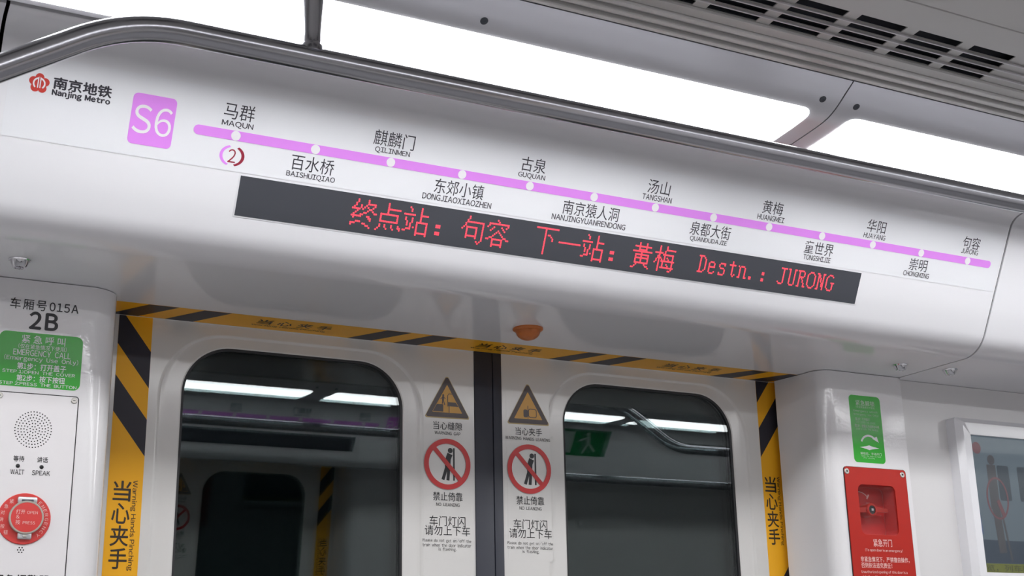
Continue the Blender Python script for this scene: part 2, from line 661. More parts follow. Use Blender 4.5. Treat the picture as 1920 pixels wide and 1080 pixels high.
# air grille in the ceiling
GX0, GX1 = -1.2, 3.4
GZ = cz(1.206 * K)
gr = Thing('air_grille', 'long ceiling air outlet with grey slats over dark slots', 'vent', F_CAR, (1.1, 1.206 * K, GZ))
for y in (1.2253 * K, 1.2070 * K, 1.1887 * K):
    gr.part('slat', box(GX0, GX1, y - 0.0012, y + 0.0012, cz(y) - 0.0042, cz(y) - 0.0012, 0.0004, 1), M['slat'])
rows = [1.2345 * K, 1.2161 * K, 1.1978 * K, 1.1795 * K]
edges = [1.2425 * K] + [v for y in rows for v in (y + 0.0072, y - 0.0072)] + [1.1695 * K]
geo = [box(GX0, GX1, edges[2 * i + 1], edges[2 * i], 0, 0.0015) for i in range(5)]
bars = [(1.4585 - 0.1035 * k) * K for k in range(26)]
for y in rows:
    for xb in bars:
        geo.append(box(xb - 0.0105, xb + 0.0105, y - 0.0072, y + 0.0072, 0, 0.0015))
    geo.append(box(bars[0], GX1, y - 0.0072, y + 0.0072, 0, 0.0015))
gp = to_mesh('slotted_plate', *merge(*geo))
gp.transform(Matrix.Translation((0, 1.206 * K, GZ - 0.0004)) @ Matrix.Rotation(-LEAN, 4, 'X') @ Matrix.Translation((0, -1.206 * K, 0)))
gr.part('slotted_plate', gp, M['ceiling'])
gr.part('duct', merge(box(GX0, GX1, 1.1700 * K, 1.2420 * K, GZ + 0.0150, GZ + 0.0165), box(GX0, GX1, 1.2405 * K, 1.2422 * K, GZ - 0.0010, GZ + 0.0150), box(GX0, GX1, 1.1698 * K, 1.1712 * K, GZ + 0.0040, GZ + 0.0150)), M['void'], label='dark air duct')

# near-side light modules
COVER = [(1.5075, 0.7990), (1.5075, 0.7860), (1.5060, 0.7842), (1.500, 0.7840), (1.490, 0.7851), (1.480, 0.7868), (1.468, 0.7888), (1.450, 0.7902), (1.427, 0.7920), (1.408, 0.7938), (1.390, 0.7962), (1.375, 0.8002), (1.360, 0.8070), (1.3495, 0.8133), (1.3395, 0.8198), (1.3290, 0.8262), (1.3190, 0.8325)]
COVER = [(y * K, z * K) for y, z in COVER]


def cover_pts(n=64):
    """Cover profile resampled smoothly, with arc length."""
    P = [Vector(p) for p in COVER]
    L = [0]
    for a, b in zip(P, P[1:]):
        L.append(L[-1] + (b - a).length)
    out = []
    for k in range(n + 1):
        s = L[-1] * k / n
        i = min(len(P) - 2, max(j for j in range(len(L)) if L[j] <= s + 1e-9))
        t = (s - L[i]) / (L[i + 1] - L[i])
        p0, p1, p2, p3 = P[max(0, i - 1)], P[i], P[i + 1], P[min(len(P) - 1, i + 2)]
        if i < 4:
            q = p1.lerp(p2, t)
        else:
            q = 0.5 * ((2 * p1) + (p2 - p0) * t + (2 * p0 - 5 * p1 + 4 * p2 - p3) * t * t + (3 * p1 - p0 - 3 * p2 + p3) * t ** 3)
        out.append((q.x, q.y))
    return out


CPTS = cover_pts()


def light_module(x0, x1, label, base=None):
    th = Thing('ceiling_light', label, 'light', F_CAR, ((x0 + x1) / 2, 1.31, 0.735), base=base, group='saloon light modules')
    th.part('housing', extrude_x(thick_profile(CPTS, -0.004), x0 + 0.0012, x1 - 0.0012), M['cover'], smooth=40)
    # diffuser lies in the housing between two profile positions, with rounded corners
    seq = [p for p in CPTS if 0.5262 < p[1] / p[0] < 0.5872 and p[0] < 1.497 * K]
    d0, d1, r = x0 + 0.035, x1 - 0.035, 0.016
    arc = [0]
    for a, b in zip(seq, seq[1:]):
        arc.append(arc[-1] + math.hypot(b[0] - a[0], b[1] - a[1]))
    rows = []
    dense = []
    for k in range(81):
        s = arc[-1] * k / 80
        i = max(j for j in range(len(arc) - 1) if arc[j] <= s + 1e-12)
        t = (s - arc[i]) / (arc[i + 1] - arc[i])
        y = seq[i][0] + (seq[i + 1][0] - seq[i][0]) * t
        z = seq[i][1] + (seq[i + 1][1] - seq[i][1]) * t
        e = min(s, arc[-1] - s)
        ins = r - math.sqrt(max(0, r * r - (r - e) ** 2)) if e < r else 0
        dense.append((y, z, ins))
    V, Fc = [], []
    n = len(dense)
    for lay, off in ((0, 0.0012), (1, 0.0002)):
        for i, (y, z, ins) in enumerate(dense):
            a, b = dense[max(0, i - 1)], dense[min(n - 1, i + 1)]
            d = Vector((b[0] - a[0], b[1] - a[1])).normalized()
            yy, zz = y + d.y * off, z - abs(d.x) * off
            V += [(d0 + ins, yy, zz), (d1 - ins, yy, zz)]
    for i in range(n - 1):
        Fc.append((2 * i, 2 * i + 1, 2 * i + 3, 2 * i + 2))
        k = 2 * n
        Fc.append((k + 2 * i, k + 2 * i + 2, k + 2 * i + 3, k + 2 * i + 1))
        Fc.append((2 * i, 2 * i + 2, k + 2 * i + 2, k + 2 * i))
        Fc.append((2 * i + 1, k + 2 * i + 1, k + 2 * i + 3, 2 * i + 3))
    Fc.append((0, 2 * n, 2 * n + 1, 1))
    Fc.append((2 * n - 2, 2 * n - 1, 4 * n - 1, 4 * n - 2))
    th.part('diffuser', (V, Fc), M['diffuser'], label='glowing white diffuser', smooth=60)
    # cover screws
    i = min(range(len(CPTS)), key=lambda j: abs(CPTS[j][1] / CPTS[j][0] - 0.6003))
    a, b = CPTS[i - 1], CPTS[i + 1]
    d = Vector((0, b[0] - a[0], b[1] - a[1])).normalized()
    nrm = Vector((1, 0, 0)).cross(d)
    if nrm.z > 0:
        nrm = -nrm
    for x in (x0 + 0.0312, (x0 + x1) / 2, x1 - 0.0312):
        c = Vector((x, CPTS[i][0], CPTS[i][1]))
        g = lathe([(0.0052, -0.001), (0.0052, 0.0006), (0.0045, 0.0009), (0.002, 0.0009), (0.0016, 0.0003)], 0, 0, 20)
        mtx = Matrix(((1, d.x, nrm.x, c.x), (0, d.y, nrm.y, c.y), (0, d.z, nrm.z, c.z), (0, 0, 0, 1)))
        me = to_mesh('cover_screw', *g)
        me.transform(mtx)
        th.part('cover_screw', me, M['dark_screw'], label='dark round cover screw')
    return th


PITCH = 1.1825 * K
SEAM = 1.2725 * K
light_module(SEAM - PITCH, SEAM, 'long glowing ceiling light behind the handrail, the one crossed by the rail post')
light_module(SEAM, SEAM + PITCH, 'next glowing ceiling light past the dark joint, above the last station names')
light_module(SEAM - 2 * PITCH, SEAM - PITCH, 'ceiling light over the intercom pillar, out past the route map')
light_module(SEAM + PITCH, SEAM + 2 * PITCH, 'ceiling light beyond the display frame, third along the row')
light_module(SEAM - 3 * PITCH, SEAM - 2 * PITCH, 'ceiling light second along from the intercom pillar')
light_module(SEAM + 2 * PITCH, SEAM + 3 * PITCH, 'ceiling light fourth along, well beyond the display frame')
S('trim_5', box(X_A, X_B, 1.5075 * K - 0.004, 1.512, 0.7990, 0.803), M['ceiling'])
S('trim_light_backing', box(X_A, X_B, 1.18, 2.12, 0.86, 0.865), M['void'])

# ================================================================== DOORS
def door_leaf(name, x0, x1, wx0, wx1, seal):
    th = Thing(name, None, None, F_DOOR, ((x0 + x1) / 2, FLOOR_Z, 0), kind='structure')
    zt, zb = 0.513, -0.42
    r = 0.078
    N = 14
    bot = FLOOR_Z + 0.004
    o1 = rrect(wx0 - 0.038, wx1 + 0.036, zb - 0.04, zt + 0.020, r + 0.026, N)
    o2 = rrect(wx0 - 0.031, wx1 + 0.029, zb - 0.034, zt + 0.0155, r + 0.0215, N)
    o3 = rrect(wx0 - 0.002, wx1 + 0.002, zb - 0.002, zt + 0.002, r + 0.002, N)
    o4 = rrect(wx0, wx1, zb, zt, r, N)
    sx0, sx1 = (x0, seal[1]) if seal[0] == 'r' else (seal[1], x1)
    skin = flat([[(sx0, bot), (sx1, bot), (sx1, 0.575), (sx0, 0.575)], o1], -0.002, 0.0)
    lv = lambda P, w: [(a, b, w) for a, b in P]
    mixl = lambda A, B, t: [(a[0] + (b[0] - a[0]) * t, a[1] + (b[1] - a[1]) * t) for a, b in zip(A, B)]
    g = to_mesh('recess', *strip_loops([lv(o1, 0.0), lv(mixl(o1, o2, 0.25), -0.0005), lv(mixl(o1, o2, 0.5), -0.0017), lv(mixl(o1, o2, 0.75), -0.0030), lv(o2, -0.0035), lv(mixl(o2, o3, 0.2), -0.0035), lv(o3, -0.0035), lv(o4, -0.0046), lv(o4, -0.020)]))
    shade(g, 60)
    sk = th.part('door_skin', join_mesh([skin, g]), M['door'])
    for p in sk.data.polygons:
        p.use_smooth = True
    sk.data.set_sharp_from_angle(angle=math.radians(20))
    i1 = rrect(wx0 + 0.004, wx1 - 0.004, zb + 0.004, zt - 0.004, r - 0.004, N)
    gk = to_mesh('gasket', *strip_loops([lv(o4, -0.0050), lv(i1, -0.0065), lv(i1, -0.012)]))
    ws = th.part('window_gasket', gk, M['gasket'])
    th.part('window_pane', flat([o4], -0.013, -0.008), M['glass_in'], label='dark window glass')
    th.part('outer_pane', flat([o4], -0.031, -0.026), M['glass_out'], parent=None)
    cav = strip_loops([lv(o4, -0.0125), lv(o4, -0.0265)])
    th.part('pane_spacer', cav, M['gasket'])
    th.part('outer_skin', flat([[(sx0, bot), (sx1, bot), (sx1, 0.575), (sx0, 0.575)], o4], -0.0345, -0.0325), M['gasket'])
    # rubber closing edge
    a, b = (seal[1], x1) if seal[0] == 'r' else (x0, seal[1])
    th.part('closing_seal', box(a, b, bot, 0.572, -0.034, 0.003, 0.0025, 2), M['rubber'], label='dark rubber closing edge', smooth=40)
    return th


d1 = door_leaf('door_1', 0.330, 1.0122, 0.4725, 0.8455, ('r', 0.9770))
d2 = door_leaf('door_2', 1.0128, 1.672, 1.1560, 1.5285, ('l', 1.0305))

# ================================================================== HAZARD TAPES
def clip_poly(P, a, b, c):
    """Keep the part of P where a*u + b*v <= c."""
    out = []
    for i in range(len(P)):
        p, q = P[i], P[(i + 1) % len(P)]
        fp, fq = a * p[0] + b * p[1] - c, a * q[0] + b * q[1] - c
        if fp <= 0:
            out.append(p)
        if fp * fq < 0:
            t = fp / (fp - fq)
            out.append((p[0] + (q[0] - p[0]) * t, p[1] + (q[1] - p[1]) * t))
    return out


def clip_box(P, u0, u1, v0, v1):
    for a, b, c in ((1, 0, u1), (-1, 0, -u0), (0, 1, v1), (0, -1, -v0)):
        P = clip_poly(P, a, b, c)
        if len(P) < 3:
            return []
    return P


def upright_tape(u0, u1, top, bot, stripes, slant, label, ch, en):
    th = Thing('hazard_tape', label, 'warning tape', F_DOOR, ((u0 + u1) / 2, 0, 0), group='yellow and black door edge tapes')
    th.part('tape', box(u0, u1, bot, top, 0.0, 0.0004), M['yellow'])
    for z1, z0 in stripes:            # black band: heights at the u0 edge
        P = clip_box([(u0, z0), (u1, z0 + slant), (u1, z1 + slant), (u0, z1)], u0, u1, bot, top)
        if P:
            th.part('stripe', poly([P], 0.00042), M['tape_black'], label='black slanted stripe')
    (cu, w_, z1, z0), chars = ch, '当心夹手'
    h = (z1 - z0) / 4
    L = []
    for k, c in enumerate(chars):
        zc_ = z1 - h * (k + 0.5)
        L.append(text_c(c, cu, zc_, w_, h * 0.93, 0.0007, bold=0.012))
    th.part('lettering', join_mesh(L), M['tape_text'])
    eu, ew, e1, e0 = en
    th.part('small_lettering', text('Warning Hands Pinching', eu - ew / 2, eu + ew / 2, e0, e1, 0.0007, turn=-90, bold=0.006), M['tape_text'])
    return th


st_l = [(0.5610, 0.5038), (0.4547, 0.3985), (0.0640, 0.0100), (-0.05, -0.104)]
upright_tape(0.3700, 0.4210, 0.5485, -1.0, st_l, -0.067, 'yellow tape down the door edge beside the intercom pillar, lettering lower',
             (0.3912, 0.0265, 0.2945, 0.1625), (0.4092, 0.0095, 0.2945, 0.1615))
st_r = [(0.5640, 0.5055), (0.4550, 0.3987), (0.1290, 0.0720), (0.02, -0.036)]
upright_tape(1.5912, 1.6400, 0.5485, -1.0, st_r, 0.066, 'yellow tape down the door edge beside the red release box, lettering higher',
             (1.6092, 0.0270, 0.3630, 0.2310), (1.6280, 0.0085, 0.3620, 0.2315))

th = Thing('header_tape', 'yellow and black tape along the underside of the header, over the door tops', 'warning tape', F_SOFFIT, (XC, -1.957, 0))
VT, VB = -1.9245, -1.9960
th.part('tape', box(0.335, 1.672, VB, VT, 0.00015, 0.0004), M['yellow'])
for a0, a1, b0, b1 in ((0.3985, 0.4435, 0.355, 0.397), (0.4825, 0.5250, 0.4385, 0.4820), (0.7845, 0.8265, 0.741, 0.7845), (0.8655, 0.9100, 0.8240, 0.8670),
                       (1.1675, 1.2040, 1.1250, 1.1670), (1.2420, 1.2880, 1.2090, 1.2530), (1.5290, 1.5650, 1.4800, 1.5320), (1.6150, 1.6600, 1.5720, 1.6170)):
    P = clip_box([(a0, VT), (b0, VB), (b1, VB), (a1, VT)], 0.335, 1.672, VB, VT)
    th.part('stripe', poly([P], 0.00042), M['tape_black'], label='black slanted stripe')
for a, b in ((0.5700, 0.7020), (0.9580, 1.0890), (1.3420, 1.4740)):
    L = []
    for k, c in enumerate('当心夹手'):
        cw = (b - a) / 4
        L.append(text_c(c, a + cw * (k + 0.5), -1.9515, cw * 0.72, 0.026, 0.0007, bold=0.012))
    th.part('lettering', join_mesh(L), M['tape_text'])
    th.part('small_lettering', text('Warning Hands Pinching', a, b - 0.008, -1.9780, -1.9690, 0.0007, bold=0.006), M['tape_text'])

# ================================================================== ORANGE DOOR LAMP
th = Thing('door_indicator_lamp', 'small orange domed lamp on the underside of the header above the door joint', 'lamp', F_CAR, (0.991, 1.824, SOFFIT))
P = [(0.0250, SOFFIT), (0.0250, SOFFIT - 0.0025), (0.0228, SOFFIT - 0.0042), (0.0205, SOFFIT - 0.0050)]
for k in range(1, 9):
    a = math.pi / 2 * k / 8
    P.append((0.0198 * math.cos(a) + 0.0003, SOFFIT - 0.0050 - 0.0150 * math.sin(a)))
th.part('lens', lathe(P[3:], 0.991, 1.824, 36), M['orange'], smooth=50)
th.part('rim', lathe(P[:4], 0.991, 1.824, 36), M['orange'], smooth=30)

# ================================================================== ROUTE MAP
th = Thing('route_map', 'white route map strip with purple line and thirteen stations on the header panel', 'route map', F_PANEL, (0.985, 0.035, 0))
th.part('map_sheet', box(0.1395, 1.8315, -0.0150, 0.0900, 0.00015, 0.0004), M['sheet'])
ub, vb = 0.3710, 0.0325
line = th.part('route_line', poly([rrect(0.3710, 1.8120, 0.0260, 0.0390, 0.0064, 8)], 0.0005), M['purple'], label='purple route line')
badge = th.part('line_badge', poly([rrect(0.2895, 0.3452, 0.0005, 0.0660, 0.0065, 8)], 0.0005), M['purple'], label='purple badge')
th.part('badge_lettering', text('S6', 0.2927, 0.3420, 0.0150, 0.0520, 0.0009, bold=-0.004), M['white_ink'], parent=badge)
ZH = [('马群', 'MAQUN'), ('百水桥', 'BAISHUIQIAO'), ('麒麟门', 'QILINMEN'), ('东郊小镇', 'DONGJIAOXIAOZHEN'), ('古泉', 'GUQUAN'), ('南京猿人洞', 'NANJINGYUANRENDONG'), ('汤山', 'TANGSHAN'),
      ('泉都大街', 'QUANDUDAJIE'), ('黄梅', 'HUANGMEI'), ('童世界', 'TONGSHIJIE'), ('华阳', 'HUAYANG'), ('崇明', 'CHONGMING'), ('句容', 'JURONG')]
PYW = {'MAQUN': 0.0425, 'BAISHUIQIAO': 0.0695, 'QILINMEN': 0.0525, 'DONGJIAOXIAOZHEN': 0.1096, 'GUQUAN': 0.0450, 'NANJINGYUANRENDONG': 0.1297, 'TANGSHAN': 0.0545, 'QUANDUDAJIE': 0.0720,
       'HUANGMEI': 0.0545, 'TONGSHIJIE': 0.0580, 'HUAYANG': 0.0480, 'CHONGMING': 0.0595, 'JURONG': 0.0405}
for k, (zh, py) in enumerate(ZH):
    u = 0.4272 + 0.11068 * k
    up = k % 2 == 0
    th.part('station_dot', poly([circle(u, 0.0325, 0.0064, 28)], 0.0008), M['white_ink'], label='white station dot')
    zc_, pc = (0.0640, 0.0468) if up else (0.0110, -0.0060)
    if k == 12:
        zc_, pc = 0.0650, 0.0492
    wd = 0.0200 * len(zh) + (0.001 if len(zh) < 4 else -0.002)
    nm = th.part('station_lettering', text_c(zh, u, zc_, wd, 0.0215, 0.0006), M['ink'])
    th.part('latin_lettering', text_c(py, u, pc, PYW[py], 0.0088, 0.0006, bold=0.012, squeeze=0.92), M['ink'], parent=nm)
# interchange mark
mk = th.part('interchange_lettering', text_c('2', 0.4264, 0.0053, 0.0105, 0.0180, 0.0005), M['maroon'], label='maroon figure two')
th.part('interchange_ring', poly([circle(0.4264, 0.0055, 0.0168, 24, 108, 250, 0.0140) + circle(0.4275, 0.0055, 0.0138, 24, 250, 108, 0.0118)], 0.00045), M['purple'], parent=mk)
th.part('interchange_ring', poly([circle(0.4264, 0.0055, 0.0168, 24, -72, 62, 0.0140) + circle(0.4253, 0.0055, 0.0138, 24, 62, -72, 0.0118), ], 0.00045), M['maroon'], parent=mk)
# operator logo: five-petalled blossom with a white arch
petals = [circle(0.1752, 0.0556, 0.0088, 30)] + [circle(0.1752 + 0.0072 * math.cos(math.radians(90 + 72 * k)), 0.0556 + 0.0072 * math.sin(math.radians(90 + 72 * k)), 0.0052, 24) for k in range(5)]
lg = th.part('operator_logo', join_mesh([poly([q], 0.00045) for q in petals], 2.5e-5), M['logo_red'], label='red blossom emblem')
cu0, cv0 = 0.1752, 0.0553
arch = [circle(cu0, cv0, 0.0075, 20, -50, 80) + circle(cu0, cv0, 0.0056, 20, 80, -50)]
arch += [circle(cu0, cv0, 0.0075, 20, 100, 230) + circle(cu0, cv0, 0.0056, 20, 230, 100)]
arch += [[(cu0 - 0.0020, cv0 - 0.0055), (cu0 - 0.0007, cv0 - 0.0055), (cu0 - 0.0007, cv0 + 0.0085), (cu0 - 0.0020, cv0 + 0.0070)]]
arch += [[(cu0 + 0.0007, cv0 - 0.0055), (cu0 + 0.0020, cv0 - 0.0055), (cu0 + 0.0020, cv0 + 0.0070), (cu0 + 0.0007, cv0 + 0.0085)]]
th.part('logo_lettering', join_mesh([poly([a], 0.0009) for a in arch], 2.5e-5), M['white_ink'], parent=lg)
nl = th.part('operator_lettering', text('南京地铁', 0.1915, 0.2627, 0.0520, 0.0675, 0.0006, bold=0.030), M['ink'])
th.part('latin_lettering', text('Nanjing Metro', 0.1913, 0.2622, 0.0418, 0.0520, 0.0006, bold=0.045, space=1.3), M['ink'], parent=nl)
route = th

# ================================================================== LED DISPLAY
GL = {
    '终': ['....#.....#.....', '....#.....#.....', '...#......#####.', '...#..#..#....#.', '..#...#.#.#..#..', '.#####.#...##...', '....#.....#..#..', '...#....##....##', '..#...##........', '.######...##....', '..#........##...', '............#...', '....###.........', '.###....##......', '.#........##....', '............#...'],
    '点': ['......#.........', '......#.........', '......#.........', '......########..', '......#.........', '......#.........', '..###########...', '..#.........#...', '..#.........#...', '..#.........#...', '..###########...', '................', '..#..#...#...#..', '..#..#...#...##.', '.#....#...#...#.', '#...............'],
    '站': ['...#......#.....', '....#.....#.....', '....#.....#.....', '..........#.....', '#######...#####.', '..........#.....', '.#...#....#.....', '.#...#....#.....', '..#..#..#######.', '..#.#...#.....#.', '..#.#...#.....#.', '....#.#.#.....#.', '..###...#.....#.', '##......#.....#.', '........#######.', '........#.....#.'],
    '：': ['................'] * 8 + ['....###.........', '....###.........', '................', '................', '....###.........', '....###.........', '................', '................'],
    '句': ['....#...........', '....#...........', '...#............', '...###########..', '..#..........#..', '..#..........#..', '.#.#######...#..', '#..#.....#...#..', '...#.....#...#..', '...#.....#...#..', '...#.....#...#..', '...#######...#..', '...#.....#...#..', '.............#..', '..........#.#...', '...........#....'],
    '容': ['......#.........', '.......#........', '.#############..', '.#...........#..', '#...#....#..#...', '...#......#.....', '..#....#...#....', '......#.#.......', '.....#...#......', '....#.....#.....', '..##.......##...', '##..#######..##.', '....#.....#.....', '....#.....#.....', '....#######.....', '....#.....#.....'],
    '下': ['###############.', '......#.........', '......#.........', '......#.........', '......#.##......', '......#...#.....', '......#....#....', '......#....#....'] + ['......#.........'] * 8,
    '一': ['................'] * 7 + ['###############.', ] + ['................'] * 8,
    '黄': ['....#....#......', '....#....#......', '.############...', '....#....#......', '....######......', '##############..', '......#.........', '..##########....', '..#...#....#....', '..##########....', '..#...#....#....', '..#...#....#....', '..##########....', '...#.....#......', '..#.......##....', '##..........#...'],
    '梅': ['...#....#.......', '...#....#.......', '...#....#######.', '...#...#........', '######.#........', '...#..########..', '..##...#.....#..', '..###..#.#...#..', '.#.#.#.#..#..#..', '.#.#.##########.', '#..#..#......#..', '...#..#..#...#..', '...#..#...#..#..', '...#.##########.', '...#.........#..', '...#.......##...'],
    'D': ['........', '........', '.####...', '..#..#..', '..#...#.', '..#...#.', '..#...#.', '..#...#.', '..#...#.', '..#...#.', '..#...#.', '..#..#..', '.####...', '........', '........', '........'],
    'e': ['........'] * 5 + ['..###...', '.#...#..', '.#...#..', '.#####..', '.#......', '.#......', '.#...#..', '..###...', '........', '........', '........'],
    's': ['........'] * 5 + ['..####..', '.#...#..', '.#......', '..###...', '.....#..', '.....#..', '.#...#..', '.####...', '........', '........', '........'],
    't': ['........', '........', '........', '...#....', '...#....', '.#####..', '...#....', '...#....', '...#....', '...#....', '...#....', '...#.#..', '....#...', '........', '........', '........'],
    'n': ['........'] * 5 + ['#.###...', '.#...#..', '.#...#..', '.#...#..', '.#...#..', '.#...#..', '.#...#..', '##...##.', '........', '........', '........'],
    '.': ['........'] * 11 + ['.##.....', '.##.....', '........', '........', '........'],
    ':': ['........'] * 7 + ['...##...', '...##...', '........', '........', '...##...', '...##...', '........', '........', '........'],
    'J': ['........', '........', '..#####.', '....#...', '....#...', '....#...', '....#...', '....#...', '....#...', '....#...', '....#...', '#...#...', '.###....', '........', '........', '........'],
    'U': ['........', '........', '##...##.', '.#...#..', '.#...#..', '.#...#..', '.#...#..', '.#...#..', '.#...#..', '.#...#..', '.#...#..', '.#...#..', '..###...', '........', '........', '........'],
    'R': ['........', '........', '#####...', '.#...#..', '.#...#..', '.#...#..', '.####...', '.#.#....', '.#..#...', '.#..#...', '.#...#..', '.#...#..', '##...##.', '........', '........', '........'],
    'O': ['........', '........', '..###...', '.#...#..', '#.....#.', '#.....#.', '#.....#.', '#.....#.', '#.....#.', '#.....#.', '#.....#.', '.#...#..', '..###...', '........', '........', '........'],
    'N': ['........', '........', '##...##.', '.##..#..', '.##..#..', '.#.#.#..', '.#.#.#..', '.#.#.#..', '.#..##..', '.#..##..', '.#..##..', '.#...#..', '##...#..', '........', '........', '........'],
    'G': ['........', '........', '..###...', '.#...#..', '#.......', '#.......', '#.......', '#...###.', '#....#..', '#....#..', '#....#..', '.#...#..', '..###...', '........', '........', '........'],
}
th = Thing('led_display', 'long dark dot-matrix strip with red lettering set into the header panel', 'display', F_PANEL, (0.983, -0.0455, 0))
scr_o = th.part('lens_panel', box(0.4425, 1.5240, -0.0725, -0.0185, 0.00015, 0.0008), M['led_off'])
th.part('surround', flat([[(0.4405, -0.0745), (1.5260, -0.0745), (1.5260, -0.0165), (0.4405, -0.0165)], [(0.4425, -0.0725), (1.5240, -0.0725), (1.5240, -0.0185), (0.4425, -0.0185)]], 0.00015, 0.0004), M['panel'])
CP_ = 0.002533
RP_ = 0.00255
def led_char(c, u):
    g = GL[c]
    V, Fc = [], []
    for r, row in enumerate(g):
        for q, ch in enumerate(row):
            if ch == '#':
                a, b = u + q * CP_, -0.0255 - r * RP_
                k = len(V)
                d = 0.00122
                for (du, dv) in ((-d, -0.45 * d), (-0.45 * d, -d), (0.45 * d, -d), (d, -0.45 * d), (d, 0.45 * d), (0.45 * d, d), (-0.45 * d, d), (-d, 0.45 * d)):
                    V.append((a + du, b + dv, 0.0010))
                Fc.append(tuple(range(k, k + 8)))
    th.part('led_lettering', (V, Fc), M['led_on'], parent=scr_o)


cur = 0.6025
for c in '终点站：_句容__下一站：_黄梅__Destn.:_JURONG':
    if c == '_':
        cur += 8 * CP_
        continue
    if c == '：':
        led_char(c, cur)
        cur += 8 * CP_ * 1
        cur += 4 * CP_
        continue
    led_char(c, cur)
    cur += (8 if ord(c) < 128 else 16) * CP_
led = th

# ================================================================== DOOR STICKERS
def person_icon(cu, cv, s):
    """Leaning figure and post, s = half height."""
    L = [circle(cu + 0.06 * s, cv + 0.80 * s, 0.155 * s, 18)]
    L.append(stroke([(cu + 0.04 * s, cv + 0.60 * s), (cu - 0.08 * s, cv + 0.30 * s), (cu - 0.10 * s, cv - 0.05 * s), (cu - 0.12 * s, cv - 0.20 * s)], 0.34 * s))
    L.append(stroke([(cu - 0.16 * s, cv - 0.12 * s), (cu - 0.28 * s, cv - 0.50 * s), (cu - 0.42 * s, cv - 0.92 * s)], 0.19 * s))
    L.append(stroke([(cu - 0.06 * s, cv - 0.12 * s), (cu - 0.06 * s, cv - 0.50 * s), (cu - 0.10 * s, cv - 0.95 * s)], 0.19 * s))
    L.append([(cu + 0.24 * s, cv - 0.95 * s), (cu + 0.34 * s, cv - 0.95 * s), (cu + 0.34 * s, cv + 0.95 * s), (cu + 0.24 * s, cv + 0.95 * s)])
    return join_mesh([poly([p], 0.0008) for p in L], 2.5e-5)


def round_tri(u, top, bot, half, r):
    A, B, C_ = Vector((u - half, bot)), Vector((u + half, bot)), Vector((u, top))
    cen = (A + B + C_) / 3
    P = []
    for p, a0 in ((A, 180), (B, -60), (C_, 30)):
        q = p + (cen - p).normalized() * 2 * r
        for k in range(7):
            a = math.radians(a0 + 15 + k * 15)
            P.append((q.x + r * math.cos(a), q.y + r * math.sin(a)))
    return P


